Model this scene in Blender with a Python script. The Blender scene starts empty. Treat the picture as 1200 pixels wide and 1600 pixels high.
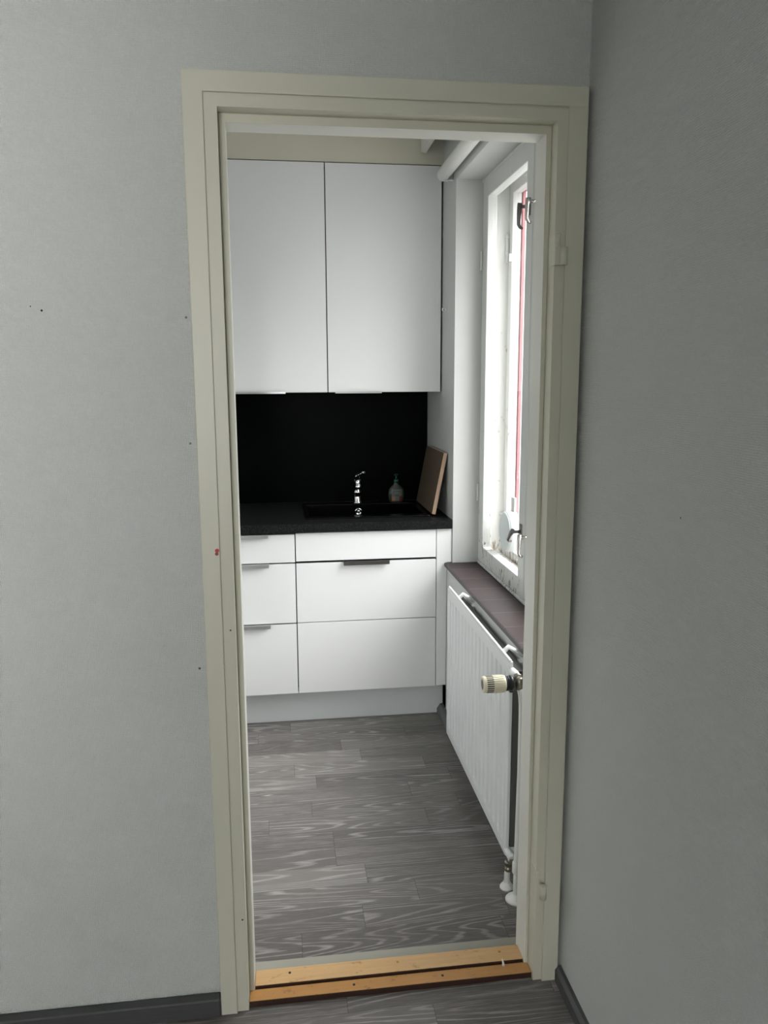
import bpy, bmesh, math, random
from mathutils import Vector, Matrix
random.seed(7)
SC = bpy.context.scene
COL = SC.collection

# ---------------------------------------------------------------- camera
F_PX = 1223.376
cd = bpy.data.cameras.new('camera'); cam = bpy.data.objects.new('camera', cd); COL.objects.link(cam)
cd.sensor_fit = 'VERTICAL'; cd.sensor_height = 36.0; cd.lens = F_PX/1600*36.0
cd.clip_start = 0.02; cd.clip_end = 200
cr = Vector((0.99138029, -0.13094719, -0.00423647)); cu = Vector((0.02584265, 0.16374568, 0.98616404)); cf = Vector((0.1284417, 0.97777308, -0.16571826))
cam.matrix_world = Matrix(((cr.x, cu.x, -cf.x, 0.0), (cr.y, cu.y, -cf.y, 0.0), (cr.z, cu.z, -cf.z, 1.4901), (0, 0, 0, 1)))
SC.camera = cam

# ---------------------------------------------------------------- view, world, daylight
SC.view_settings.view_transform = 'Standard'; SC.view_settings.look = 'None'
SC.view_settings.gamma = 1; SC.view_settings.use_curve_mapping = False
SC.view_settings.exposure = 0.0
W = bpy.data.worlds.new('overcast_sky'); SC.world = W; W.use_nodes = True
bg = W.node_tree.nodes['Background']; 
_t = W.node_tree; _tc = _t.nodes.new('ShaderNodeTexCoord'); _sp = _t.nodes.new('ShaderNodeSeparateXYZ'); _rp = _t.nodes.new('ShaderNodeValToRGB')
_t.links.new(_tc.outputs['Generated'], _sp.inputs[0]); _t.links.new(_sp.outputs[2], _rp.inputs[0]); _t.links.new(_rp.outputs[0], bg.inputs[0])
_e = _rp.color_ramp.elements                                  # overcast sky: snow-bright ground, pale horizon, bright zenith
_e[0].position = 0.0; _e[0].color = (.13, .13, .13, 1); _e[1].position = .75; _e[1].color = (1.0, .985, .99, 1)
_k = _e.new(.12); _k.color = (.16, .16, .162, 1)
bg.inputs[1].default_value = 21.0

def area(name, loc, direction, sx, sy, energy=0, portal=False, color=(1, 1, 1), spread=180):
    l = bpy.data.lights.new(name, 'AREA'); l.shape = 'RECTANGLE'; l.size = sx; l.size_y = sy
    l.energy = energy; l.color = color; l.spread = math.radians(spread)
    if portal: l.cycles.is_portal = True
    o = bpy.data.objects.new(name, l); COL.objects.link(o); o.location = loc
    o.rotation_euler = Vector(direction).to_track_quat('-Z', 'Y').to_euler()
    return o
# daylight of the kitchen window (portal to the sky) and of the room's own window behind the camera
area('window_portal', (1.02, 2.57, 1.49), (-1, 0, 0), 1.35, 1.60, portal=True)
area('room_daylight', (-0.80, -1.88, 1.50), (-0.27, 1, 0.10), 1.4, 1.1, energy=18, color=(1.0, 0.985, 0.985), spread=66)

# ---------------------------------------------------------------- materials
def new_mat(name):
    m = bpy.data.materials.new(name); m.use_nodes = True
    nt = m.node_tree; return m, nt, nt.nodes['Principled BSDF']
def N(nt, kind, **kw):
    n = nt.nodes.new(kind)
    for k, v in kw.items(): setattr(n, k, v)
    return n
def math_n(nt, op, a, b=None, c=None):
    n = N(nt, 'ShaderNodeMath', operation=op)
    for i, v in enumerate((a, b, c)):
        if v is None: continue
        if isinstance(v, (int, float)): n.inputs[i].default_value = v
        else: nt.links.new(v, n.inputs[i])
    return n.outputs[0]
def mixc(nt, fac, a, b):
    n = N(nt, 'ShaderNodeMix', data_type='RGBA')
    for s, v in ((n.inputs[0], fac), (n.inputs[6], a), (n.inputs[7], b)):
        if isinstance(v, (int, float)): s.default_value = v
        elif isinstance(v, tuple): s.default_value = (*v, 1) if len(v) == 3 else v
        else: nt.links.new(v, s)
    return n.outputs[2]
def noise(nt, vec, scale, detail=2.0, rough=.5):
    n = N(nt, 'ShaderNodeTexNoise'); n.inputs['Scale'].default_value = scale; n.inputs['Detail'].default_value = detail
    n.inputs['Roughness'].default_value = rough
    if vec is not None: nt.links.new(vec, n.inputs['Vector'])
    return n.outputs['Fac']
def mapping(nt, vec, sc=(1, 1, 1), loc=(0, 0, 0), rot=(0, 0, 0)):
    n = N(nt, 'ShaderNodeMapping'); n.inputs['Scale'].default_value = sc; n.inputs['Location'].default_value = loc; n.inputs['Rotation'].default_value = rot
    nt.links.new(vec, n.inputs['Vector']); return n.outputs[0]
def geo_pos(nt): return N(nt, 'ShaderNodeNewGeometry').outputs['Position']
def bump(nt, bs, h, strength=.3, dist=.001):
    b = N(nt, 'ShaderNodeBump'); b.inputs['Strength'].default_value = strength; b.inputs['Distance'].default_value = dist
    nt.links.new(h, b.inputs['Height']); nt.links.new(b.outputs[0], bs.inputs['Normal'])
def spots(nt, pos, col, lst):
    # small marks of their own shape: (point, radius, colour)
    for p, r, c in lst:
        v = N(nt, 'ShaderNodeVectorMath', operation='DISTANCE'); nt.links.new(pos, v.inputs[0]); v.inputs[1].default_value = p
        col = mixc(nt, math_n(nt, 'LESS_THAN', v.outputs['Value'], r), col, c)
    return col
def plain(name, c, rough=.5, metal=0, coat=0, spec=.5, bump_scale=0, bump_s=.2, var=0.0):
    m, nt, bs = new_mat(name)
    bs.inputs['Roughness'].default_value = rough; bs.inputs['Metallic'].default_value = metal
    bs.inputs['Coat Weight'].default_value = coat; bs.inputs['Coat Roughness'].default_value = .05
    bs.inputs['Specular IOR Level'].default_value = spec
    pos = geo_pos(nt)
    n = noise(nt, pos, 9, 3)
    d = tuple(x*(1-var) for x in c)
    nt.links.new(mixc(nt, n, d, c), bs.inputs['Base Color'])
    if bump_scale: bump(nt, bs, noise(nt, pos, bump_scale, 3), bump_s, .001)
    return m
def chipped(name, c, chip, rough, lo, hi, scale=60, zlim=None, marks=()):
    # painted wood with small chips showing the wood below
    m, nt, bs = new_mat(name); bs.inputs['Roughness'].default_value = rough
    pos = geo_pos(nt)
    n = noise(nt, mapping(nt, pos, (1, 1, .35)), scale, 5, .7)
    g = noise(nt, pos, 3.0, 2)
    k = math_n(nt, 'ADD', n, math_n(nt, 'MULTIPLY', math_n(nt, 'SUBTRACT', g, .5), .35))
    if zlim is not None:
        s = N(nt, 'ShaderNodeSeparateXYZ'); nt.links.new(pos, s.inputs[0])
        mr = N(nt, 'ShaderNodeMapRange'); nt.links.new(s.outputs[2], mr.inputs[0])
        mr.inputs[1].default_value = zlim[0]; mr.inputs[2].default_value = zlim[1]; mr.inputs[3].default_value = zlim[2]; mr.inputs[4].default_value = 0
        k = math_n(nt, 'ADD', k, mr.outputs[0])
    r = N(nt, 'ShaderNodeMapRange'); nt.links.new(k, r.inputs[0]); r.inputs[1].default_value = lo; r.inputs[2].default_value = hi
    col = mixc(nt, r.outputs[0], c, chip)
    col = spots(nt, pos, col, marks)
    nt.links.new(col, bs.inputs['Base Color'])
    bump(nt, bs, noise(nt, mapping(nt, pos, (1, 1, .2)), 120, 2), .12, .001)
    return m
def wallpaper(name, c, marks=(), axis=0):
    m, nt, bs = new_mat(name); bs.inputs['Roughness'].default_value = .75; bs.inputs['Specular IOR Level'].default_value = .25
    pos = geo_pos(nt)
    s = N(nt, 'ShaderNodeSeparateXYZ'); nt.links.new(pos, s.inputs[0])
    u = s.outputs[axis]; z = s.outputs[2]
    wob = noise(nt, pos, 90, 3)
    wa = math_n(nt, 'SINE', math_n(nt, 'ADD', math_n(nt, 'MULTIPLY', u, 1900), math_n(nt, 'MULTIPLY', wob, 9)))
    wb = math_n(nt, 'SINE', math_n(nt, 'ADD', math_n(nt, 'MULTIPLY', z, 1700), math_n(nt, 'MULTIPLY', wob, 9)))
    h = math_n(nt, 'ADD', math_n(nt, 'MULTIPLY', wa, .5), math_n(nt, 'MULTIPLY', wb, .5))
    h = math_n(nt, 'ADD', h, math_n(nt, 'MULTIPLY', noise(nt, pos, 320, 2), 2.4))
    bump(nt, bs, h, .8, .0009)
    big = noise(nt, pos, 2.2, 3)
    fine = noise(nt, pos, 500, 2)
    col = mixc(nt, math_n(nt, 'MULTIPLY', math_n(nt, 'ADD', big, fine), .5), tuple(x*.90 for x in c), tuple(min(1, x*1.08) for x in c))
    col = spots(nt, pos, col, marks)
    nt.links.new(col, bs.inputs['Base Color'])
    return m
def laminate():
    m, nt, bs = new_mat('grey_oak_laminate'); bs.inputs['Specular IOR Level'].default_value = .45
    pos = geo_pos(nt)
    at = N(nt, 'ShaderNodeAttribute', attribute_name='plank'); sc = N(nt, 'ShaderNodeSeparateColor'); nt.links.new(at.outputs['Color'], sc.inputs[0])
    r1, r2, r3 = sc.outputs[0], sc.outputs[1], sc.outputs[2]
    s = N(nt, 'ShaderNodeSeparateXYZ'); nt.links.new(pos, s.inputs[0])
    cx = N(nt, 'ShaderNodeCombineXYZ')
    nt.links.new(math_n(nt, 'ADD', math_n(nt, 'MULTIPLY', s.outputs[0], .85), math_n(nt, 'MULTIPLY', r1, 53)), cx.inputs[0])
    nt.links.new(math_n(nt, 'ADD', math_n(nt, 'MULTIPLY', s.outputs[1], 11), math_n(nt, 'MULTIPLY', r2, 31)), cx.inputs[1])
    n1 = noise(nt, cx.outputs[0], .9, 1.5, .4)
    wv = math_n(nt, 'SINE', math_n(nt, 'ADD', math_n(nt, 'MULTIPLY', n1, 165), math_n(nt, 'MULTIPLY', noise(nt, mapping(nt, pos, (5, 60, 1)), 3, 3), 2.4)))
    rings = N(nt, 'ShaderNodeMapRange'); nt.links.new(wv, rings.inputs[0]); rings.inputs[1].default_value = .35; rings.inputs[2].default_value = 1.0
    fib = noise(nt, mapping(nt, pos, (7, 150, 1)), 2.2, 4, .65)
    fm = N(nt, 'ShaderNodeMapRange'); nt.links.new(fib, fm.inputs[0]); fm.inputs[1].default_value = .35; fm.inputs[2].default_value = .68
    amp = N(nt, 'ShaderNodeMapRange'); nt.links.new(noise(nt, mapping(nt, pos, (1.2, 5, 1)), 2.0, 2), amp.inputs[0]); amp.inputs[1].default_value = .35; amp.inputs[2].default_value = .62
    amp.inputs[3].default_value = .25
    line = math_n(nt, 'MULTIPLY', math_n(nt, 'MULTIPLY', rings.outputs[0], math_n(nt, 'ADD', math_n(nt, 'MULTIPLY', fm.outputs[0], .7), .3)), amp.outputs[0])
    base = mixc(nt, r3, (.088, .079, .072), (.205, .192, .180))
    base = mixc(nt, math_n(nt, 'MULTIPLY', fm.outputs[0], .35), base, (.30, .29, .28))
    col = mixc(nt, math_n(nt, 'MULTIPLY', line, .72), base, (.54, .525, .50))
    nt.links.new(col, bs.inputs['Base Color'])
    bs.inputs['Roughness'].default_value = .36
    bump(nt, bs, math_n(nt, 'ADD', line, fib), .12, .0008)
    return m
def wood(name, a, b, rough, axis=(1.5, 30, 30), dark=None):
    m, nt, bs = new_mat(name); bs.inputs['Roughness'].default_value = rough
    pos = geo_pos(nt)
    n = noise(nt, mapping(nt, pos, axis), 3, 5, .65)
    col = mixc(nt, n, a, b)
    if dark:
        k = N(nt, 'ShaderNodeMapRange'); nt.links.new(noise(nt, mapping(nt, pos, (1, 2, 2)), 22, 5, .7), k.inputs[0]); k.inputs[1].default_value = .58; k.inputs[2].default_value = .72
        col = mixc(nt, math_n(nt, 'MULTIPLY', k.outputs[0], .75), col, dark)
    nt.links.new(col, bs.inputs['Base Color'])
    bump(nt, bs, n, .2, .001)
    return m
def thin_glass():
    m = bpy.data.materials.new('window_glass'); m.use_nodes = True; nt = m.node_tree; nt.nodes.clear()
    o = N(nt, 'ShaderNodeOutputMaterial'); t = N(nt, 'ShaderNodeBsdfTransparent'); g = N(nt, 'ShaderNodeBsdfGlossy'); g.inputs['Roughness'].default_value = .02
    t.inputs[0].default_value = (.965, .97, .967, 1)
    ge = N(nt, 'ShaderNodeNewGeometry'); dt = N(nt, 'ShaderNodeVectorMath', operation='DOT_PRODUCT')
    nt.links.new(ge.outputs['Normal'], dt.inputs[0]); nt.links.new(ge.outputs['Incoming'], dt.inputs[1])
    sch = math_n(nt, 'ADD', .03, math_n(nt, 'MULTIPLY', .6, math_n(nt, 'POWER', math_n(nt, 'SUBTRACT', 1.0, math_n(nt, 'ABSOLUTE', dt.outputs['Value'])), 5.0)))
    mx = N(nt, 'ShaderNodeMixShader'); nt.links.new(sch, mx.inputs[0]); nt.links.new(t.outputs[0], mx.inputs[1]); nt.links.new(g.outputs[0], mx.inputs[2]); nt.links.new(mx.outputs[0], o.inputs[0])
    return m
def sill_tiles():
    m, nt, bs = new_mat('brown_sill_tiles'); bs.inputs['Roughness'].default_value = .5; bs.inputs['Specular IOR Level'].default_value = .22
    pos = geo_pos(nt); s = N(nt, 'ShaderNodeSeparateXYZ'); nt.links.new(pos, s.inputs[0])
    t = math_n(nt, 'DIVIDE', math_n(nt, 'SUBTRACT', s.outputs[1], 3.113 - .156*20), .156)
    fr = math_n(nt, 'FRACT', t); idn = N(nt, 'ShaderNodeTexWhiteNoise', noise_dimensions='1D'); nt.links.new(math_n(nt, 'FLOOR', t), idn.inputs['W'])
    d = math_n(nt, 'MINIMUM', fr, math_n(nt, 'SUBTRACT', 1.0, fr))
    gr = math_n(nt, 'LESS_THAN', d, .011)
    tile = mixc(nt, idn.outputs[0], (.036, .026, .027), (.050, .037, .038))
    tile = mixc(nt, math_n(nt, 'MULTIPLY', noise(nt, pos, 40, 3), .5), tile, (.062, .048, .048))
    nt.links.new(mixc(nt, gr, tile, (.14, .12, .118)), bs.inputs['Base Color'])
    bump(nt, bs, math_n(nt, 'SUBTRACT', 1.0, gr), .3, .001)
    return m

M = {}
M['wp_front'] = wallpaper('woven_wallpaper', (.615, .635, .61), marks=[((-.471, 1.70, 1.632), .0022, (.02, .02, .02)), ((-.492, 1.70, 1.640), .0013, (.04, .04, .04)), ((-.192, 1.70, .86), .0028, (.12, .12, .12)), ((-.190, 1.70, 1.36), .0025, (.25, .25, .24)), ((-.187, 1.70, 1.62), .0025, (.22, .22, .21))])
M['wp_shaded'] = wallpaper('woven_wallpaper_shaded', (.57, .59, .57), axis=1, marks=[((.663, 1.22, 1.26), .0018, (.10, .10, .10))])  # same wallpaper, darkened: the right wall's shade is put into the colour
M['ceil'] = plain('ceiling_paint', (.72, .72, .69), .8, var=.05)
M['kitchen_wall'] = plain('kitchen_wall_paint', (.56, .575, .555), .6, bump_scale=150, bump_s=.12, var=.05)
M['bulk'] = plain('cream_bulkhead_paint', (.64, .62, .52), .6, var=.05)
M['cream'] = chipped('cream_door_paint', (.60, .595, .49), (.20, .17, .12), .42, .80, .84, 45, zlim=(0, .5, .10), marks=[((-.1415, 1.677, 1.131), .0045, (.45, .01, .02)), ((-.1425, 1.677, 1.124), .0038, (.22, .01, .015)), ((-.118, 1.683, .243), .0022, (.02, .02, .02)), ((-.120, 1.683, .95), .002, (.06, .05, .04))])
M['stopwhite'] = chipped('pale_stop_paint', (.74, .74, .68), (.25, .20, .14), .42, .74, .78, 50)
M['white_gloss'] = plain('white_high_gloss_front', (.78, .79, .79), .24, spec=.4)
M['white_front'] = plain('white_drawer_front', (.80, .805, .81), .30, spec=.45)
M['white_side'] = plain('white_panel', (.78, .79, .78), .45)
M['plinth'] = plain('plinth_grey_white', (.66, .69, .69), .4)
M['steel'] = plain('brushed_steel', (.62, .63, .64), .28, metal=1, var=.1)
M['chrome'] = plain('chrome', (.88, .89, .90), .06, metal=1)
M['dark_steel'] = plain('dark_handle_metal', (.22, .21, .20), .32, metal=1, var=.2)  # dark latches; also a steel drawer handle with its dark reflection coloured in
M['nickel'] = plain('worn_nickel', (.55, .53, .50), .25, metal=1, var=.2)
M['brass'] = plain('dull_valve_brass', (.36, .34, .28), .35, metal=1, var=.3)
M['black_lam'] = None
M['splash'] = plain('black_splashback', (.0008, .0013, .0013), .34, spec=.04)
M['sink'] = plain('black_composite_sink', (.002, .002, .0022), .14, spec=.5, bump_scale=900, bump_s=.15)
M['void'] = plain('cabinet_gap_dark', (.01, .01, .01), .9)
M['rad'] = chipped('white_radiator_enamel', (.74, .765, .765), (.30, .31, .31), .32, .82, .86, 30)
M['gap_shade'] = plain('radiator_gap_shade', (.10, .10, .095), .7)  # colour of the shade between radiator and wall
M['pipe'] = chipped('white_pipe_paint', (.74, .75, .72), (.28, .26, .22), .4, .74, .78, 80, zlim=(0, .25, .12))
M['base'] = wood('grey_skirting', (.035, .037, .038), (.085, .087, .088), .45, axis=(3, 3, 60))
M['base_r'] = plain('kitchen_grey_skirting', (.125, .128, .130), .5, var=.2)
M['thr'] = wood('worn_pine_threshold', (.54, .32, .135), (.74, .49, .25), .35, axis=(2.5, 40, 40), dark=(.16, .07, .025))
M['thr2'] = wood('worn_pine_threshold_dark', (.42, .20, .06), (.56, .30, .10), .32, axis=(2.5, 40, 40), dark=(.12, .05, .015))
M['thr_edge_shade'] = wood('shaded_threshold_edge', (.022, .008, .004), (.05, .018, .009), .6, axis=(4, 40, 40))  # shadow on the boards' front faces, painted as near-black brown
M['strip'] = plain('beige_floor_strip', (.40, .39, .33), .4, var=.15)
M['brass_screw'] = plain('brass_screw', (.45, .30, .10), .35, metal=1)
M['dark_screw'] = plain('dark_screw_hole', (.03, .02, .015), .6)
M['floor'] = laminate()
M['win'] = chipped('white_window_paint', (.66, .675, .645), (.16, .135, .10), .4, .70, .74, 70, zlim=(.70, 1.0, .10))
M['winin'] = chipped('white_inner_casing_paint', (.62, .62, .60), (.22, .15, .09), .45, .68, .72, 60, zlim=(.70, .86, .20))
M['red'] = chipped('red_exterior_trim', (.52, .17, .19), (.8, .65, .65), .5, .66, .72, 90)
M['glass'] = thin_glass()
M['sill'] = sill_tiles()
M['board'] = wood('dull_wood_board', (.095, .070, .048), (.14, .105, .074), .5, axis=(30, 3, 30))
M['board_edge'] = wood('pale_board_edge', (.55, .36, .24), (.72, .52, .38), .5, axis=(30, 30, 3))
M['knob'] = plain('ivory_plastic', (.74, .70, .55), .4)
M['blackp'] = plain('black_plastic', (.012, .012, .014), .35)
M['drumface'] = plain('blueish_white_disc', (.50, .56, .57), .4, var=.1)
M['drum'] = plain('crackled_white_drum', (.62, .66, .68), .5, bump_scale=60, bump_s=1.0, var=.3)
M['tube'] = plain('white_tube', (.78, .78, .74), .28)
M['green'] = plain('green_pump', (.01, .07, .045), .3)
M['soap'] = plain('clear_soap_bottle', (.05, .055, .05), .12, spec=.6)
M['lab'] = plain('soap_label_grey', (.12, .13, .12), .5, var=.2)
M['labdark'] = plain('soap_label_dark', (.01, .03, .02), .5)
M['labtxt'] = plain('soap_label_text', (.40, .42, .40), .5)
M['almond'] = plain('label_almond', (.36, .20, .08), .5, var=.4)
M['fruit'] = plain('label_red_fruit', (.16, .03, .02), .5, var=.4)
def worktop_mat():
    m, nt, bs = new_mat('black_speckled_worktop'); bs.inputs['Roughness'].default_value = .45; bs.inputs['Specular IOR Level'].default_value = .12
    pos = geo_pos(nt); n = noise(nt, pos, 420, 3, .7)
    r = N(nt, 'ShaderNodeMapRange'); nt.links.new(n, r.inputs[0]); r.inputs[1].default_value = .50; r.inputs[2].default_value = .72
    nt.links.new(mixc(nt, r.outputs[0], (.0018, .002, .0022), (.065, .068, .07)), bs.inputs['Base Color']); return m
M['black_lam'] = worktop_mat()

# ---------------------------------------------------------------- mesh helpers
def bx(bm, x0, x1, y0, y1, z0, z1, bev=0.0, seg=1, mi=0):
    vs = [bm.verts.new((x, y, z)) for x in (x0, x1) for y in (y0, y1) for z in (z0, z1)]
    fs = [(0, 1, 3, 2), (4, 6, 7, 5), (0, 4, 5, 1), (2, 3, 7, 6), (0, 2, 6, 4), (1, 5, 7, 3)]
    fl = [bm.faces.new([vs[i] for i in f]) for f in fs]
    for f in fl: f.material_index = mi
    if bev:
        es = list({e for f in fl for e in f.edges})
        bmesh.ops.bevel(bm, geom=es, offset=bev, segments=seg, affect='EDGES', profile=.5, material=-1)
def prism(bm, pts, axis, a0, a1, mi=0):
    # closed 2-D outline pushed along an axis
    def mk(p, a):
        if axis == 'x': return (a, p[0], p[1])
        if axis == 'y': return (p[0], a, p[1])
        return (p[0], p[1], a)
    A = [bm.verts.new(mk(p, a0)) for p in pts]; B = [bm.verts.new(mk(p, a1)) for p in pts]
    n = len(pts)
    fs = [bm.faces.new(A[::-1]), bm.faces.new(B)] + [bm.faces.new((A[i], A[(i+1) % n], B[(i+1) % n], B[i])) for i in range(n)]
    for f in fs: f.material_index = mi
def tube(bm, path, radius, n=20, cap=True, mi=0):
    # a round tube along a path; radius a number or a list
    P = [Vector(p) for p in path]; R = radius if isinstance(radius, (list, tuple)) else [radius]*len(P)
    rings = []; up = None
    for i, p in enumerate(P):
        if i == 0: t = P[1]-P[0]
        elif i == len(P)-1: t = P[-1]-P[-2]
        else: t = (P[i+1]-p).normalized() + (p-P[i-1]).normalized()
        if t.length < 1e-9: t = P[i]-P[i-1] if i else Vector((0, 0, 1))
        t.normalize()
        if up is None:
            up = Vector((0, 0, 1)) if abs(t.z) < .9 else Vector((1, 0, 0))
        a = (up - t*up.dot(t)).normalized(); up = a; b = t.cross(a)
        rings.append([bm.verts.new(p + a*math.cos(2*math.pi*k/n)*R[i] + b*math.sin(2*math.pi*k/n)*R[i]) for k in range(n)])
    for i in range(len(rings)-1):
        for k in range(n):
            f = bm.faces.new((rings[i][k], rings[i][(k+1) % n], rings[i+1][(k+1) % n], rings[i+1][k])); f.smooth = True; f.material_index = mi
    if cap:
        bm.faces.new(rings[0][::-1]).material_index = mi; bm.faces.new(rings[-1]).material_index = mi
def lathe(bm, origin, axis, prof, n=32, mi=0):
    # prof: (distance along axis, radius)
    o = Vector(origin); t = Vector(axis).normalized()
    a = (Vector((0, 0, 1)) if abs(t.z) < .9 else Vector((1, 0, 0))); a = (a - t*a.dot(t)).normalized(); b = t.cross(a)
    rings = [[bm.verts.new(o + t*d + a*math.cos(2*math.pi*k/n)*max(r, 1e-5) + b*math.sin(2*math.pi*k/n)*max(r, 1e-5)) for k in range(n)] for d, r in prof]
    for i in range(len(rings)-1):
        for k in range(n):
            f = bm.faces.new((rings[i][k], rings[i][(k+1) % n], rings[i+1][(k+1) % n], rings[i+1][k])); f.smooth = True; f.material_index = mi
    bm.faces.new(rings[0][::-1]).material_index = mi; bm.faces.new(rings[-1]).material_index = mi
def obj(name, bm, mats, parent=None, origin=None, smooth_angle=40):
    bmesh.ops.recalc_face_normals(bm, faces=bm.faces[:])
    if not isinstance(mats, (list, tuple)): mats = [mats]
    co = [v.co for v in bm.verts]
    lo = [min(c[i] for c in co) for i in range(3)]; hi = [max(c[i] for c in co) for i in range(3)]
    o0 = Vector(origin) if origin else Vector(((lo[0]+hi[0])/2, (lo[1]+hi[1])/2, lo[2]))
    for v in bm.verts: v.co -= o0
    me = bpy.data.meshes.new(name); bm.to_mesh(me); bm.free()
    for m in mats: me.materials.append(m)
    o = bpy.data.objects.new(name, me); COL.objects.link(o)
    if parent is not None:
        o.parent = parent
        p = parent; w = Vector((0, 0, 0))
        while p is not None: w += p.location; p = p.parent
        o.location = o0 - w
    else: o.location = o0
    return o
def B(): return bmesh.new()
def tag(o, label, cat, group=None):
    o['label'] = label; o['category'] = cat
    if group: o['group'] = group
    return o
def thing(name, loc, label, cat, group=None):
    o = bpy.data.objects.new(name, None); COL.objects.link(o); o.location = loc; o.empty_display_size = .05
    return tag(o, label, cat, group)
def sroot(name, loc):
    o = bpy.data.objects.new(name, None); COL.objects.link(o); o.location = loc; o.empty_display_size = .05; o['kind'] = 'structure'
    return o
def struct(name, bm, m): o = obj(name, bm, m); o['kind'] = 'structure'; return o
def box_obj(name, dims, m, parent=None, bev=0.0, seg=1):
    bm = B(); bx(bm, *dims, bev=bev, seg=seg); return obj(name, bm, m, parent)

# ---------------------------------------------------------------- the setting
YF, YB = 1.700, 1.800          # door wall, room face and kitchen face
XR = 0.663                     # right wall of the room
XK = 0.722                     # kitchen window wall
XL = -0.36                     # kitchen left wall
YE = 3.84                      # kitchen end wall
CEIL = 2.62
K, U = 3.244, 3.484            # fronts of the base and wall cabinets

# floor: laminate strips, every strip a face with its own tone
bm = B(); cl = bm.loops.layers.color.new('plank')
bx(bm, -3.6, .95, -3.0, 3.9, -.05, -.0012, mi=1)
known = {0: [.198], 1: [.367], 2: [-.20], 3: [.139], 4: [.139], 5: [-.073], 6: [.60], 7: [.44], 8: [.10], 9: [.02], 10: [.288], 11: [.215], 12: [.50], 13: [.01], 14: [.084], -1: [.022], -2: [.45], -3: [-.35], -4: [.33]}
pitch = .0965
for r in range(-51, 20):
    y0 = 1.932 + r*pitch; y1 = y0 + pitch
    js = list(known.get(r, [random.uniform(-.3, .6)]))
    while js[-1] < .95: js.append(js[-1] + random.uniform(.38, .75))
    while js[0] > -3.6: js.insert(0, js[0] - random.uniform(.38, .75))
    js = [max(-3.6, min(.95, j)) for j in js]
    for a, b in zip(js, js[1:]):
        if b - a < .01: continue
        g = .00035
        f = bm.faces.new([bm.verts.new(p) for p in ((a+g, y0+g*.6, 0), (b-g, y0+g*.6, 0), (b-g, y1-g*.6, 0), (a+g, y1-g*.6, 0))])
        c = (random.random(), random.random(), random.random(), 1)
        for l in f.loops: l[cl] = c
struct('floor', bm, [M['floor'], M['void']])

# room walls
bm = B(); wx0, wx1, wz = -.145, .622, 2.062
bx(bm, -3.6, wx0, YF, YB, 0, CEIL); bx(bm, wx1, XR+.10, YF, YB, 0, CEIL); bx(bm, wx0, wx1, YF, YB, wz, CEIL)
struct('wall_front', bm, M['wp_front'])
bm = B(); bx(bm, XR, XR+.10, -2.0, YF, 0, CEIL); struct('wall_right', bm, M['wp_shaded'])
bm = B(); bx(bm, -3.7, -3.6, -2.0, YF, 0, CEIL); struct('wall_left', bm, M['wp_shaded'])
bm = B()
bx(bm, -3.7, -1.6, -2.0, -1.9, 0, CEIL); bx(bm, 0, XR+.1, -2.0, -1.9, 0, CEIL); bx(bm, -1.6, 0, -2.0, -1.9, 0, .8); bx(bm, -1.6, 0, -2.0, -1.9, 2.15, CEIL)
struct('wall_back', bm, M['wp_front'])
bm = B(); bx(bm, -3.7, XR+.1, -2.0, YB, CEIL, CEIL+.08); struct('ceiling', bm, M['ceil'])

# kitchen shell
bm = B(); bx(bm, XL-.1, XL, YB, YE, 0, CEIL); struct('wall_kitchen_left', bm, M['white_side'])
bm = B(); bx(bm, XL-.1, XK+.3, YE, YE+.1, 0, CEIL); struct('wall_kitchen_end', bm, M['kitchen_wall'])
WY0, WY1, WZ0, WZ1 = 1.90, 3.235, .712, 2.282
XO = 1.0
bm = B()
bx(bm, XK, XO, YB, WY0, 0, CEIL); bx(bm, XK, XO, WY1, YE, 0, CEIL)
bx(bm, XK, XO, WY0, WY1, WZ1, CEIL); bx(bm, .700, XO, YB+.0, K+.06, 0, WZ0-.014)
bx(bm, .700, XK, K+.0, YE, 0, WZ0-.014)
struct('wall_kitchen_right', bm, M['kitchen_wall'])
bm = B(); bx(bm, XL-.1, XO, YB, YE+.1, CEIL, CEIL+.08); struct('ceiling', bm, M['ceil'])
bm = B(); bx(bm, XL, XK, U+.006, YE, 2.398, CEIL); struct('trim_1', bm, M['bulk'])

# skirtings
bm = B(); bx(bm, -3.6, -.176, 1.672, YF, 0, .047, bev=.003); struct('baseboard_front', bm, M['base'])
bm = B(); prism(bm, [(.648, 0), (.648, .030), (.655, .040), (XR, .042), (XR, 0)], 'y', -3.0, 1.677); struct('baseboard_right', bm, M['base'])
bm = B(); prism(bm, [(.672, 0), (.672, .020), (.686, .042), (.700, .044), (.700, 0)], 'y', 2.43, 3.315); struct('baseboard_kitchen', bm, M['base_r'])
bm = B(); bx(bm, -.140, .640, 1.787, 1.838, 0, .004, bev=.0015); struct('trim_2', bm, M['strip'])

# ---------------------------------------------------------------- door frame
d = sroot('door_1', (.24, 1.69, 0))
def dpart(name, dims, m, bev=.0022, parent=None): return box_obj(name, dims, m, parent or d, bev=bev, seg=2)
def surround(name, xo0, xo1, xi0, xi1, zo, zi, y0, y1, m, bev=.0022):
    # two uprights and a head as one continuous moulding
    bm = B(); prism(bm, [(xo0, 0), (xi0, 0), (xi0, zi), (xi1, zi), (xi1, 0), (xo1, 0), (xo1, zo), (xo0, zo)], 'y', y0, y1)
    es = [e for e in bm.edges if min(v.co.y for v in e.verts) == max(v.co.y for v in e.verts) and abs(e.verts[0].co.y - y0) < 1e-5]
    bmesh.ops.bevel(bm, geom=es, offset=bev, segments=2, affect='EDGES', profile=.5, material=-1)
    return obj(name, bm, m, d)
surround('architrave', -.175, .655, -.137, .615, 2.090, 2.052, 1.677, 1.7005, M['cream'])
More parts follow.
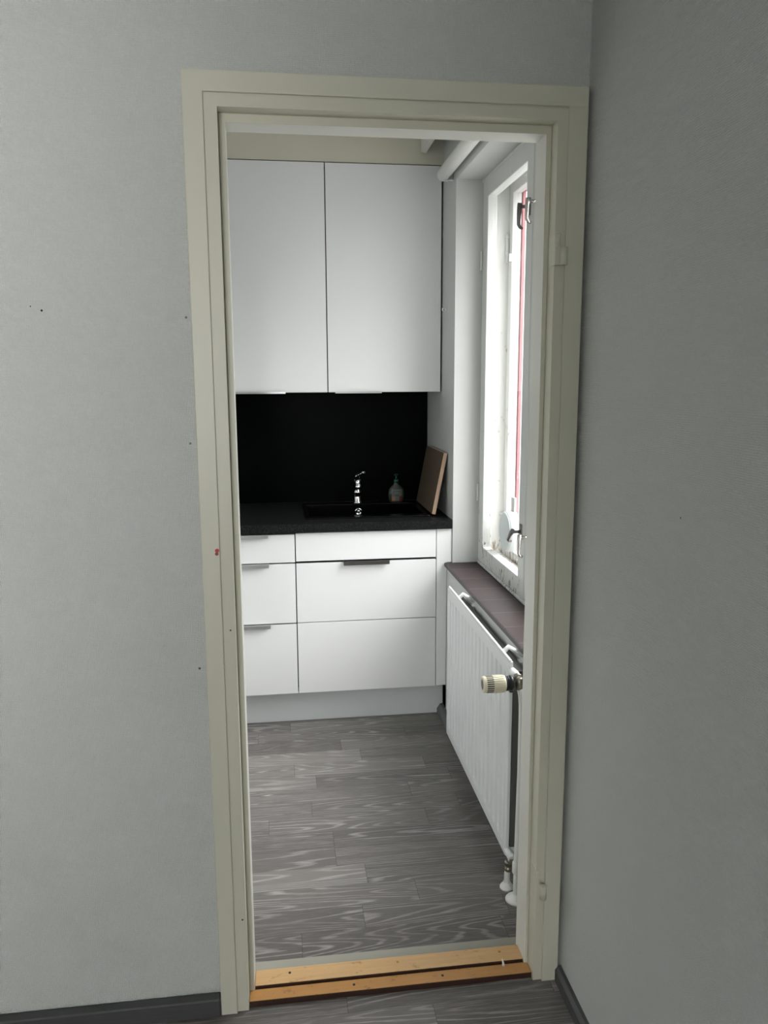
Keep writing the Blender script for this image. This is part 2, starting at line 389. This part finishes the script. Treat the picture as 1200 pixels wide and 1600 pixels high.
surround('jamb', -.146, .623, -.110, .5935, 2.0625, 2.027, 1.6835, 1.802, M['cream'])
st = surround('door_stop', -.1102, .5938, -.0975, .5838, 2.0272, 2.011, 1.727, 1.798, M['cream'])
st.data.materials.append(M['stopwhite'])
for p in st.data.polygons:
    if abs(p.normal.y) < .3: p.material_index = 1
for z in (1.732, .236):
    h = obj('hinge', (lambda b: (bx(b, .5935, .6035, 1.6775, 1.685, z+.0, z+.066, bev=.0015), b)[1])(B()), M['cream'], d)
    bm = B(); bx(bm, .5915, .596, 1.680, 1.722, z, z+.064, bev=.001); obj('hinge_leaf', bm, M['cream'], h)
    bm = B(); tube(bm, [(.6075, 1.669, z), (.6075, 1.669, z+.036)], .0080, 20); bx(bm, .590, .609, 1.6735, 1.6815, z, z+.036, bev=.001); obj('hinge_knuckle', bm, M['cream'], h)
    bm = B(); lathe(bm, (.5985, 1.6778, z+.052), (0, -1, 0), [(0, .004), (.001, .0036), (.0015, .001)], 14); obj('screw', bm, M['cream'], h)

# threshold
t = thing('threshold', (.24, 1.74, 0), 'worn varnished pine door threshold of two stepped boards between the door jambs', 'threshold')
bm = B(); bx(bm, -.0970, .5833, 1.7335, 1.786, 0, .0225, bev=.002, seg=2)
for f in bm.faces: f.material_index = 1 if f.calc_center_median().y < 1.7345 else 0
obj('board', bm, [M['thr'], M['thr_edge_shade']], t)
bm = B(); bx(bm, -.1095, .5930, 1.6925, 1.7300, 0, .0165, bev=.002, seg=2)
for f in bm.faces: f.material_index = 1 if f.calc_center_median().y < 1.6935 else 0
obj('board', bm, [M['thr2'], M['thr_edge_shade']], t)
def screw(x, y, z, m, r=.0035):
    bm = B(); lathe(bm, (x, y, z-.0008), (0, 0, 1), [(0, r), (.0014, r*.95), (.0018, r*.5), (.0012, r*.2)], 16); obj('screw', bm, m, t)
for x, m in ((-.012, M['dark_screw']), (.262, M['brass_screw']), (.530, M['brass_screw'])): screw(x, 1.766, .0228, m)
for x in (.145, .368): screw(x, 1.712, .0168, M['dark_screw'])
bm = B(); tube(bm, [(.528, 1.722, .0165), (.529, 1.727, .021), (.528, 1.735, .027)], [.004, .0028, .0012], 10)
tag(obj('paint_flake', bm, M['stopwhite']), 'tiny white paint flake on the wooden threshold near its right end', 'flake')

# ---------------------------------------------------------------- kitchen window
w = sroot('window_1', (.85, 2.56, WZ0))
XS = .833
def wpart(name, dims, m, parent=None, bev=.002): return box_obj(name, dims, m, parent or w, bev=bev, seg=2)
# fixed casing between and around the sashes
bm = B()
bx(bm, XS+.012, .985, WY1-.012, WY1+.03, WZ0+.002, WZ1+.02); bx(bm, XS+.012, .985, WY0-.03, WY0+.012, WZ0+.002, WZ1+.02)
bx(bm, XS+.012, .985, WY0, WY1, WZ1-.014, WZ1+.02); bx(bm, XS+.006, .990, WY0, WY1, WZ0-.01, WZ0+.030)
bx(bm, .885, .985, 2.535, 2.575, WZ0+.03, WZ1-.014)
bx(bm, .895, .935, WY0+.012, WY1-.012, WZ0+.03, WZ0+.040, bev=.002)
obj('window_frame', bm, M['winin'], w)
bm = B(); bx(bm, XS-.006, XS+.014, WY0, WY1, WZ0+.001, WZ0+.013, bev=.002); bx(bm, XS-.004, XS+.012, WY0, WY1, WZ1-.012, WZ1+.0, bev=.002); bx(bm, XS+.002, XS+.02, WY1-.008, WY1, WZ0+.012, WZ1-.012)
obj('cover_strip', bm, M['win'], w)
def sash(name, y0, y1, xa, xb, st, z0, z1, m, inner_m, bead=.012):
    # stiles, rails and glazing bead of one casement
    bm = B()
    bx(bm, xa, xb, y0, y0+st, z0, z1, bev=.002); bx(bm, xa, xb, y1-st, y1, z0, z1, bev=.002)
    bx(bm, xa+.0004, xb-.0004, y0+st-.003, y1-st+.003, z0, z0+st, bev=.002); bx(bm, xa+.0004, xb-.0004, y0+st-.003, y1-st+.003, z1-st, z1, bev=.002)
    s = obj(name, bm, m, w)
    xm = (xa+xb)/2
    bm = B(); bx(bm, xm-.0006, xm+.0006, y0+st-.004, y1-st+.004, z0+st-.004, z1-st+.004); obj('pane', bm, M['glass'], s)
    return s
s_far = sash('inner_sash', 2.590, 3.227, XS, XS+.038, .068, WZ0+.013, WZ1-.010, M['win'], M['winin'])
s_near = sash('inner_sash', 1.908, 2.582, XS, XS+.038, .068, WZ0+.013, WZ1-.010, M['win'], M['winin'])
o_far = sash('outer_sash', 2.560, 3.223, .940, .976, .044, WZ0+.032, WZ1-.016, M['winin'], M['winin'])
o_near = sash('outer_sash', 1.912, 2.552, .940, .976, .044, WZ0+.032, WZ1-.016, M['winin'], M['winin'])
# red outside trim
bm = B(); bx(bm, .985, .996, 3.186, 3.240, WZ0, WZ1); bx(bm, .985, 1.008, 1.86, 1.94, WZ0, WZ1); bx(bm, .985, 1.03, 1.86, 3.24, WZ0+.0, WZ0+.040); bx(bm, .985, 1.008, 1.86, 3.24, WZ1-.045, WZ1)
obj('outside_trim', bm, M['red'], w)
# hinges of the outer sash and small pins of the inner sash
for z, zz in ((1.96, 2.07), (.86, .93)):
    bm = B(); tube(bm, [(.932, 3.217, z), (.932, 3.217, zz)], .0065, 16); bx(bm, .929, .958, 3.178, 3.1815, z, z+.03, bev=.001); tube(bm, [(.932, 3.217, z+.028), (.932, 3.217, z+.042)], .009, 16)
    tube(bm, [(.932, 3.217, zz-.014), (.932, 3.217, zz)], .009, 16)
    obj('hinge', bm, M['winin'], w)
for z in (1.93, .98):
    bm = B(); tube(bm, [(XS-.005, 3.229, z), (XS-.005, 3.229, z+.075)], .0055, 14); obj('hinge', bm, M['win'], w)
def latch(sashobj, y, z, m, direction, grip=.062, neck=.034):
    bm = B(); x = XS
    bx(bm, x-.004, x, y-.010, y+.010, z-.028, z+.028, bev=.0015)
    dv = Vector(direction).normalized()
    p0 = Vector((x-.003, y, z)); p1 = Vector((x-neck, y, z))
    tube(bm, [p0, p0.lerp(p1, .4), p1], [.0075, .0055, .0055], 12)
    side = Vector((0, dv.z, -dv.y))
    a = p1 - dv*.010
    pts = [(a, .0062), (p1 + dv*.012 + Vector((-.002, 0, 0)), .0060), (p1 + dv*(grip*.8) + Vector((-.003, 0, 0)), .0048), (p1 + dv*grip*.93 + Vector((.002, 0, 0)), .0044), (p1 + dv*grip + Vector((.011, 0, 0)), .0034)]
    tube(bm, [p for p, _ in pts], [r*1.3 for _, r in pts], 10)
    return obj('handle', bm, m, sashobj)
latch(s_far, 2.622, 2.052, M['dark_steel'], (0, 0, -1), .070)
latch(s_near, 2.535, 2.050, M['nickel'], (0, 0, -1), .066)
latch(s_far, 2.625, .962, M['dark_steel'], (0, .72, -.70), .060)
latch(s_near, 2.535, .960, M['nickel'], (0, 0, -1), .068)
# tiled sill
bm = B(); bx(bm, .690, XS+.004, WY0-.02, WY1+.006, WZ0-.014, WZ0, bev=.002, seg=2); obj('window_sill', bm, M['sill'], w)
bm = B(); bx(bm, .6885, .6915, WY0-.02, WY1+.006, WZ0-.016, WZ0-.001); obj('sill_edge', bm, plain('dark_sill_edge', (.05, .04, .038), .5), w)

# window of the room, behind the camera
w2 = sroot('window_2', (-.8, -1.95, .8))
bm = B()
for a in ((-1.6, -1.55, -1.98, -1.92, .8, 2.15), (-.05, 0, -1.98, -1.92, .8, 2.15), (-1.55, -.05, -1.98, -1.92, .8, .85), (-1.55, -.05, -1.98, -1.92, 2.1, 2.15)): bx(bm, *a, bev=.003)
obj('window_frame', bm, M['stopwhite'], w2)
bm = B(); bx(bm, -1.55, -.05, -1.952, -1.949, .85, 2.1); obj('pane', bm, M['glass'], w2)

# round drum between the panes
t = thing('round_drum', (.935, 3.03, .80), 'round white drum with pale flat face between the window panes, near the sill', 'drum')
bm = B(); c = (.898, 3.045, .880); lathe(bm, c, (1, 0, 0), [(0, .078), (.002, .083), (.040, .083), (.042, .08)], 48); obj('drum_body', bm, M['drum'], t)
bm = B(); lathe(bm, (.8975, 3.045, .880), (-1, 0, 0), [(0, .079), (.003, .079), (.0035, .074), (.0025, .07)], 48); obj('drum_face', bm, M['drumface'], t)
bm = B(); bx(bm, .928, .9385, 3.03, 3.075, .955, 1.02, bev=.002); lathe(bm, (.928, 3.052, 1.008), (-1, 0, 0), [(0, .004), (.002, .003)], 12); lathe(bm, (.928, 3.05, .975), (-1, 0, 0), [(0, .004), (.002, .003)], 12); obj('mounting_plate', bm, M['winin'], t)

# ---------------------------------------------------------------- base cabinets
def edge_handle(x0, x1, yf, z, m, parent, up=False):
    # thin metal profile gripping the edge of the front
    bm = B()
    if up: prism(bm, [(yf-.016, z-.0035), (yf+.018, z-.0035), (yf+.018, z-.0010), (yf-.0145, z-.0010), (yf-.0145, z+.0045), (yf-.016, z+.0045)], 'x', x0, x1)
    else: prism(bm, [(yf-.018, z+.0045), (yf+.015, z+.0045), (yf+.015, z+.0020), (yf-.0165, z+.0020), (yf-.0165, z-.0110), (yf-.018, z-.0110)], 'x', x0, x1)
    return obj('handle', bm, m, parent)
FT = .018
def front(name, x0, x1, z0, z1, m, parent, yf=K):
    return box_obj(name, (x0+.0012, x1-.0012, yf, yf+FT, z0+.0012, z1-.0012), m, parent, bev=.0009, seg=1)
x0, x1 = -.355, .050
c1 = thing('drawer_cabinet', ((x0+x1)/2, 3.54, .151), 'narrow white three-drawer base cabinet at the left beneath the black worktop', 'cabinet')
bm = B(); bx(bm, x0+.001, x1-.001, K+FT+.004, YE-.01, .152, .861); obj('body', bm, M['void'], c1)
zs = [.151, .4690, .7335, .8600]
for a, b in zip(zs, zs[1:]):
    dr = front('drawer', x0, x1-.002, a, b - .004, M['white_front'], c1)
    edge_handle(-.250, -.0625, K, b-.0055, M['steel'], dr)
x0, x1 = .050, .6530
c2 = thing('sink_cabinet', ((x0+x1)/2, 3.54, .151), 'wide white base cabinet with deep drawers under the sink', 'cabinet')
bm = B()
for a in ((x0+.001, x0+.017, K+FT+.004, YE-.016, .152, .861), (x1-.017, x1-.001, K+FT+.004, YE-.016, .152, .861), (x0+.017, x1-.017, K+FT+.004, YE-.016, .152, .168), (x0+.017, x1-.017, YE-.024, YE-.016, .168, .861)): bx(bm, *a)
obj('body', bm, M['void'], c2)
front('false_front', x0, x1, .7365, .8600, M['white_front'], c2)
dr = front('drawer', x0, x1, .4690, .7290, M['white_front'], c2); hd = edge_handle(.2515, .4475, K, .7285, M['dark_steel'], dr)  # steel handle, its dark reflection put into the metal colour
front('drawer', x0, x1, .151, .4680, M['white_front'], c2)
bm = B(); bx(bm, .6545, .6990, K-.0005, K+FT, .154, .713, bev=.0008); bx(bm, .6545, .7205, K-.0005, K+FT, .7131, .861, bev=.0008); tag(obj('filler_panel', bm, M['white_side']), 'slim white filler panel between the wide sink cabinet and the window wall', 'panel')
bm = B(); bx(bm, XL+.002, .6985, 3.303, 3.319, 0, .150, bev=.001); tag(obj('kickboard', bm, M['plinth']), 'long pale grey-white kickboard on the floor under the base cabinets', 'kickboard')
# worktop with a cut-out for the sink
SX0, SX1, SY0, SY1 = .112, .628, 3.385, 3.70
bm = B(); zt0, zt1 = .8620, .9000; xa, xb = XL+.002, .7195; ya, yb = K-.012, YE-.014
for a in ((xa, SX0-.004, ya, yb), (SX1+.004, xb, ya, yb), (SX0-.004, SX1+.004, ya, SY0-.004), (SX0-.004, SX1+.004, SY1+.004, yb)): bx(bm, *a, zt0, zt1)
bmesh.ops.remove_doubles(bm, verts=bm.verts[:], dist=1e-5)
tag(obj('worktop', bm, M['black_lam']), 'black speckled laminate worktop running over the base cabinets', 'worktop')
bm = B(); bx(bm, XL+.001, .7205, YE-.013, YE-.001, .9005, 1.4375); tag(obj('splashback', bm, M['splash']), 'plain black splashback panel on the end wall between worktop and wall cabinets', 'splashback')

# sink
t = thing('sink', (.37, 3.54, .9), 'black composite sink set in the dark worktop below the chrome tap', 'sink')
bm = B(); zr = .9065; bev = .0025
bx(bm, .098, SX0+.004, 3.335, 3.775, .9002, zr, bev=bev, seg=2); bx(bm, SX1-.004, .642, 3.335, 3.775, .9002, zr, bev=bev, seg=2)
bx(bm, SX0+.001, SX1-.001, 3.335, SY0+.002, .9002, zr-.0002, bev=bev, seg=2); bx(bm, SX0+.001, SX1-.001, SY1-.002, 3.775, .9002, zr-.0002, bev=bev, seg=2)
obj('rim', bm, M['sink'], t)
bm = B()
for a in ((SX0-.002, SX0+.003, SY0, SY1, .74, .903), (SX1-.003, SX1+.002, SY0, SY1, .74, .903), (SX0, SX1, SY0-.002, SY0+.003, .74, .903), (SX0, SX1, SY1-.003, SY1+.002, .74, .903), (SX0, SX1, SY0, SY1, .735, .742)): bx(bm, *a)
obj('basin', bm, M['sink'], t)
bm = B(); lathe(bm, (.362, SY1-.003, .8690), (0, -1, 0), [(0, .018), (.004, .018), (.006, .015), (.006, .0125), (.003, .011), (.003, .004), (.006, .003)], 28); obj('overflow_ring', bm, M['chrome'], t)
bm = B(); lathe(bm, (.37, 3.54, .742), (0, 0, 1), [(0, .045), (.003, .045), (.004, .038), (.002, .03), (.002, .01)], 28); obj('drain', bm, M['chrome'], t)

# tap
t = thing('kitchen_tap', (.361, 3.728, zr), 'small chrome mixer tap with top lever standing behind the black sink', 'tap')
tx, ty = .361, 3.728
bm = B(); lathe(bm, (tx, ty, zr), (0, 0, 1), [(0, .0225), (.004, .0225), (.007, .0185), (.045, .0175), (.050, .0195), (.057, .0195), (.061, .0158), (.100, .0158), (.105, .0180), (.116, .0180), (.120, .014)], 32)
obj('body', bm, M['chrome'], t)
bm = B(); tube(bm, [(tx-.002, ty-.004, zr+.070), (tx-.004, ty-.035, zr+.104), (tx-.007, ty-.075, zr+.128), (tx-.010, ty-.115, zr+.132), (tx-.011, ty-.132, zr+.120), (tx-.011, ty-.136, zr+.102)], [.0135, .0120, .0115, .0118, .0125, .0120], 20)
tube(bm, [(tx-.011, ty-.1362, zr+.108), (tx-.011, ty-.1368, zr+.086)], .0138, 20)
obj('spout', bm, M['chrome'], t)
bm = B(); tube(bm, [(tx, ty, zr+.112), (tx+.002, ty, zr+.134), (tx+.006, ty-.012, zr+.146), (tx+.018, ty-.045, zr+.153), (tx+.028, ty-.068, zr+.156)], [.0155, .0140, .0085, .0062, .0050], 14); obj('lever', bm, M['chrome'], t)

# soap bottle
t = thing('soap_bottle', (.548, 3.70, .9065), 'pump soap bottle with green pump and fruit label on the worktop beside the tap', 'bottle')
sx, sy, sz = .548, 3.715, .9068
bm = B(); 
prof = [(0, .025), (.003, .031), (.018, .0365), (.045, .0375), (.066, .0345), (.080, .0225), (.087, .0125), (.094, .0115), (.096, .0115)]
lathe(bm, (0, 0, 0), (0, 0, 1), prof, 36)
for v in bm.verts: v.co = Vector((v.co.x*1.05+sx, v.co.y*.57+sy, v.co.z+sz))
obj('bottle_body', bm, M['soap'], t)
bm = B(); lathe(bm, (sx, sy, sz+.096), (0, 0, 1), [(0, .0125), (.014, .0125), (.017, .009), (.019, .004), (.034, .0038), (.035, .010), (.041, .010), (.043, .006)], 24); tube(bm, [(sx, sy, sz+.134), (sx-.004, sy-.022, sz+.134), (sx-.005, sy-.030, sz+.128)], .0042, 10)
pump = obj('pump', bm, M['green'], t)
def label_arc(a0, a1, z0, z1, m, name, off, par):
    bm = B(); n = 14; rows = []
    for zz in (z0, (z0+z1)/2, z1):
        row = []
        for i in range(n+1):
            x = a0 + (a1-a0)*i/n; s = x/.041
            y = -.0214*math.sqrt(max(0.02, 1-s*s)) - off
            row.append(bm.verts.new((sx+x, sy+y, sz+zz)))
        rows.append(row)
    for r in range(2):
        for i in range(n): bm.faces.new((rows[r][i], rows[r][i+1], rows[r+1][i+1], rows[r+1][i]))
    g = bmesh.ops.extrude_face_region(bm, geom=bm.faces[:]); bmesh.ops.translate(bm, verts=[e for e in g['geom'] if isinstance(e, bmesh.types.BMVert)], vec=(0, -.0006, 0))
    return obj(name, bm, m, par)
lb = label_arc(-.024, .026, .010, .066, M['lab'], 'label', .0002, t)
label_arc(-.017, .019, .046, .056, M['labdark'], 'label_band', .001, lb)
label_arc(-.024, -.008, .010, .030, M['almond'], 'almond_picture', .001, lb)
label_arc(.012, .026, .010, .034, M['fruit'], 'fruit_picture', .001, lb)
label_arc(-.008, .010, .034, .039, M['labdark'], 'label_line', .001, lb)
fc = bpy.data.curves.new('label_text', 'FONT'); fc.body = 'PALMOLIVE'; fc.size = .0082; fc.align_x = 'CENTER'; fc.extrude = .0003
fo = bpy.data.objects.new('tmp', fc); COL.objects.link(fo); bpy.context.view_layer.update()
me = bpy.data.meshes.new_from_object(fo.evaluated_get(bpy.context.evaluated_depsgraph_get())); bpy.data.objects.remove(fo)
me.materials.clear(); me.materials.append(M['labtxt']); me.name = 'lettering'
me.transform(Matrix.Scale(.72, 4, (1, 0, 0))); me.transform(Matrix.Rotation(math.pi/2, 4, 'X'))
to = bpy.data.objects.new('lettering', me); COL.objects.link(to); to.parent = lb
wl = lb.location + t.location; to.location = Vector((sx+.001, sy-.0240, sz+.0478)) - wl

# chopping board leaning on the window wall
bm = B(); hx, hz = .051, .268
L0 = Vector((.650, 0, .9072)); up_ = Vector((hx, 0, hz)); th = Vector((hz, 0, -hx)).normalized()*.018
def q(y, s, k): p = L0 + up_*s + th*k; return bm.verts.new((p.x, y, p.z + .0030))
ys = (3.338, 3.735)
A = [q(y, s, k) for y in ys for s in (0, 1) for k in (0, 1)]
for f, mi in (((0, 1, 3, 2), 1), ((4, 6, 7, 5), 0), ((0, 4, 5, 1), 1), ((2, 3, 7, 6), 1), ((0, 2, 6, 4), 0), ((1, 5, 7, 3), 0)):
    bm.faces.new([A[i] for i in f]).material_index = mi
bmesh.ops.bevel(bm, geom=bm.edges[:], offset=.0012, segments=1, affect='EDGES', material=-1)
tag(obj('chopping_board', bm, [M['board'], M['board_edge']]), 'wooden chopping board leaning against the wall at the right end of the worktop', 'board')

# ---------------------------------------------------------------- wall cabinets
def wall_cab(x0, x1, hx0, hx1, label):
    c = thing('wall_cabinet', ((x0+x1)/2, 3.66, 1.438), label, 'cabinet', None)
    bm = B(); bx(bm, x0+.001, x1-.001, U+FT+.004, YE-.002, 1.445, 2.392); obj('body', bm, M['void'], c)
    dd = front('door', x0, x1, 1.4385, 2.3945, M['white_gloss'], c, yf=U)
    edge_handle(hx0, hx1, U, 1.4385, M['steel'], dd, up=True)
wall_cab(-.300, .2105, -.190, .0265, 'left wall cabinet with glossy white door, above the splashback')
wall_cab(.2125, .7150, .2440, .4480, 'right wall cabinet with glossy white door, beside the window wall')
bm = B(); bx(bm, XL+.002, -.302, U+.002, U+.02, 1.44, 2.394); tag(obj('end_panel', bm, M['white_side']), 'narrow white end panel left of the wall cabinets, mostly behind the door jamb', 'panel')

# tube above the window, board under the ceiling, hook on wall
t = thing('window_tube', (.685, 2.6, 2.27), 'thick white tube fixed above the kitchen window, ending by the wall cabinet', 'tube')
bm = B(); tube(bm, [(.684, 3.318, 2.316), (.684, 3.314, 2.316), (.684, 1.86, 2.316)], [.0235, .0262, .0262], 28); obj('tube_body', bm, M['tube'], t)
bm = B(); bx(bm, .684, XK, 3.300, 3.306, 2.288, 2.345, bev=.001); bx(bm, .700, XK, 3.285, 3.306, 2.288, 2.292); obj('bracket', bm, M['white_side'], t)
bm = B(); bx(bm, .700, XK, 1.88, 1.886, 2.288, 2.345, bev=.001); obj('bracket', bm, M['white_side'], t)
bm = B(); bx(bm, .624, .646, 2.55, 3.489, 2.445, CEIL); tag(obj('ceiling_board', bm, M['tube']), 'white board under the kitchen ceiling, meeting the cream bulkhead above the right wall cabinet', 'board')
bm = B(); lathe(bm, (XK, 3.400, 1.79), (-1, 0, 0), [(0, .008), (.004, .008), (.006, .004), (.014, .004), (.016, .006), (.020, .006)], 16); tag(obj('wall_hook', bm, M['white_side']), 'tiny white hook on the wall strip beside the right wall cabinet', 'hook')

# ---------------------------------------------------------------- radiator
VY = 2.040                     # line of the valve and pipes
RY0, RY1, RZ0, RZ1, RX = 2.062, 2.896, .092, .698, .628
t = thing('radiator', (.64, 2.47, RZ0), 'white ribbed panel radiator hanging under the window sill', 'radiator')
bm = B(); n = 240; pr = .0502
zl = [(RZ0, .006), (RZ0+.004, .001), (RZ0+.030, 0), (RZ0+.036, 0), (RZ0+.052, 1), (RZ1-.052, 1), (RZ1-.036, 0), (RZ1-.014, 0), (RZ1-.006, .0012), (RZ1, .006)]
G = []
for j, (z, k) in enumerate(zl):
    row = []
    for i in range(n+1):
        y = RY0 + (RY1-RY0)*i/n
        if k == 1:
            ph = ((y-RY0-.030)/pr) % 1.0
            dd = max(0, min(1, (abs(ph-.5)-.30)/.10))     # wide raised rib, narrow groove
            dx = (.0005 if .02 < y-RY0 < RY1-RY0-.02 else 0) + (dd*.0072 if .03 < y-RY0 < RY1-RY0-.02 else 0)
        else: dx = 0 if k == 0 else k
        e = min(y-RY0, RY1-y)
        if e < .004: dx = max(dx, .004-e)
        row.append(bm.verts.new((RX+dx, y, z)))
    G.append(row)
for j in range(len(G)-1):
    for i in range(n):
        f = bm.faces.new((G[j][i], G[j][i+1], G[j+1][i+1], G[j+1][i])); f.smooth = False
back = {}
def bv(v):
    if v not in back: back[v] = bm.verts.new((RX+.012, v.co.y, v.co.z))
    return back[v]
for i in range(n):
    bm.faces.new((G[0][i], bv(G[0][i]), bv(G[0][i+1]), G[0][i+1])); bm.faces.new((G[-1][i], G[-1][i+1], bv(G[-1][i+1]), bv(G[-1][i])))
for j in range(len(G)-1):
    bm.faces.new((G[j][0], G[j+1][0], bv(G[j+1][0]), bv(G[j][0]))); bm.faces.new((G[j][-1], bv(G[j][-1]), bv(G[j+1][-1]), G[j+1][-1]))
bm.faces.new((bv(G[0][0]), bv(G[-1][0]), bv(G[-1][-1]), bv(G[0][-1]))) if False else None
ring = [bv(r[0]) for r in G] + [bv(v) for v in G[-1][1:]] + [bv(r[-1]) for r in G[::-1][1:]] + [bv(v) for v in G[0][::-1][1:-1]]
try: bm.faces.new(ring)
except Exception: pass
obj('panel', bm, M['rad'], t)
bm = B(); bx(bm, RX+.003, RX+.0105, RY0+.004, RY1-.004, RZ1-.003, RZ1+.004, bev=.002, seg=2); obj('top_seam', bm, M['rad'], t)
for y in (2.17, 2.76):
    bm = B()
    tube(bm, [(RX+.014, y, RZ1-.008), (RX+.030, y, RZ1+.006), (.701, y-.005, RZ1-.020)], .008, 12); bx(bm, .690, .701, y-.014, y+.014, .50, .66, bev=.001)
    obj('wall_bracket', bm, M['rad'], t)
bm = B(); bx(bm, .646, .684, RY0+.014, RY1-.014, RZ0+.02, RZ1-.035); obj('gap_shade_box', bm, M['gap_shade'], t)  # dark box added behind the panel to stand for the shade in the gap
# connection stubs
bm = B(); tube(bm, [(RX+.008, VY+.04, .672), (RX+.012, VY+.004, .669), (RX+.014, VY-.012, .664)], [.0095, .0125, .0125], 18); obj('top_stub', bm, M['rad'], t)
bm = B(); tube(bm, [(RX+.008, VY+.04, .112), (RX+.012, VY+.004, .109), (RX+.013, VY-.012, .104)], [.0095, .0125, .012], 18); obj('bottom_stub', bm, M['rad'], t)
# thermostatic valve
v = obj('valve_body', (lambda b: (lathe(b, (RX+.014, VY-.009, .664), (0, -1, 0), [(0, .0135), (.006, .0150), (.012, .0150), (.014, .011)], 8), lathe(b, (RX+.014, VY-.034, .640), (0, 0, 1), [(0, .011), (.006, .012), (.020, .0125), (.030, .010), (.034, .007)], 20), b)[2])(B()), M['brass'], t)
bm = B(); lathe(bm, (RX-.002, VY-.034, .658), (-1, 0, .0), [(0, .010), (.003, .019), (.008, .0218), (.013, .0218), (.014, .017), (.0155, .017), (.016, .0208), (.0185, .0208), (.019, .017), (.021, .017), (.0215, .0208), (.0245, .0208), (.025, .016), (.029, .016)], 32)
bx(bm, RX-.015, RX-.005, VY-.040, VY-.028, .632, .645, bev=.001)
obj('collar', bm, M['blackp'], v)
kx = RX - .0275
bm = B(); lathe(bm, (kx, VY-.034, .658), (-1, 0, 0), [(0, .020), (.001, .0225), (.003, .0232), (.0615, .0228), (.0645, .0212), (.065, .0150), (.063, .0145)], 48)
for k in range(24):
    a = 2*math.pi*k/24; ca, sa = math.cos(a), math.sin(a)
    r = .0232
    c0 = Vector((0, ca, sa)); c1 = Vector((0, -sa, ca))
    vs = []
    for x in (kx-.006, kx-.036):
        for s in (-1, 1):
            for rr in (r-.002, r+.0016): vs.append(bm.verts.new(Vector((x, VY-.034, .658)) + c0*rr + c1*s*.0015))
    for f in ((0, 1, 3, 2), (4, 6, 7, 5), (0, 4, 5, 1), (2, 3, 7, 6), (1, 5, 7, 3)): bm.faces.new([vs[i] for i in f])
kn = obj('thermostat_knob', bm, M['knob'], v)
bm = B()
for k in range(24):
    a = 2*math.pi*(k+.5)/24; ca, sa = math.cos(a), math.sin(a); c0 = Vector((0, ca, sa)); c1 = Vector((0, -sa, ca)); vs = []
    for x in (kx-.036, kx-.055):
        for s in (-1, 1):
            for rr in (.0215, .0234): vs.append(bm.verts.new(Vector((x, VY-.034, .658)) + c0*rr + c1*s*.0014))
    for f in ((0, 1, 3, 2), (4, 6, 7, 5), (0, 4, 5, 1), (2, 3, 7, 6), (1, 5, 7, 3)): bm.faces.new([vs[i] for i in f])
obj('vent_slots', bm, M['blackp'], kn)
bm = B(); lathe(bm, (kx-.063, VY-.034, .658), (-1, 0, 0), [(0, .0148), (.0008, .0146)], 32); obj('knob_cap', bm, plain('grey_knob_cap', (.09, .09, .10), .5), kn)

# pipes
PX, PY = RX+.0145, VY-.034
t = thing('heating_pipe', (PX, PY-.02, 0), 'white heating pipe rising from the floor to the thermostat valve', 'pipe')
bm = B(); tube(bm, [(PX, PY-.004, .640), (PX+.004, PY-.008, .625), (PX+.005, PY-.012, .600), (PX+.005, PY-.015, .565), (PX+.005, PY-.015, .40), (PX+.001, PY-.016, .125), (PX, PY-.016, .02), (PX, PY-.016, .0)], [.0088, .0096, .0096, .0096, .0096, .0096, .0086, .0086], 20); obj('pipe', bm, M['pipe'], t)
bm = B(); lathe(bm, (PX, PY-.016, .085), (0, 0, 1), [(0, .0105), (.004, .0125), (.034, .0125), (.038, .0105)], 24); obj('sleeve', bm, M['pipe'], t)
bm = B(); lathe(bm, (PX, PY-.016, 0), (0, 0, 1), [(0, .030), (.004, .030), (.009, .026), (.012, .016), (.018, .013), (.020, .010)], 32); obj('floor_collar', bm, M['pipe'], t)
t = thing('heating_pipe', (PX, VY-.018, 0), 'short white return pipe from the radiator bottom corner to the floor', 'pipe')
X2, Y2 = PX-.010, VY+.008
bm = B(); tube(bm, [(X2, Y2, 0), (X2, Y2, .045), (X2+.002, Y2-.004, .068)], .0085, 18); obj('pipe', bm, M['pipe'], t)
bm = B(); lathe(bm, (X2+.002, Y2-.004, .058), (0, 0, 1), [(0, .0105), (.010, .0115), (.012, .009), (.020, .009), (.021, .0118), (.030, .0118), (.034, .008)], 8); tube(bm, [(X2+.003, Y2-.004, .086), (RX+.014, VY-.012, .104)], .0095, 8); obj('return_valve', bm, M['brass'], t)
bm = B(); lathe(bm, (X2, Y2, 0), (0, 0, 1), [(0, .021), (.004, .021), (.009, .018), (.013, .014), (.020, .011)], 32); obj('floor_collar', bm, M['pipe'], t)
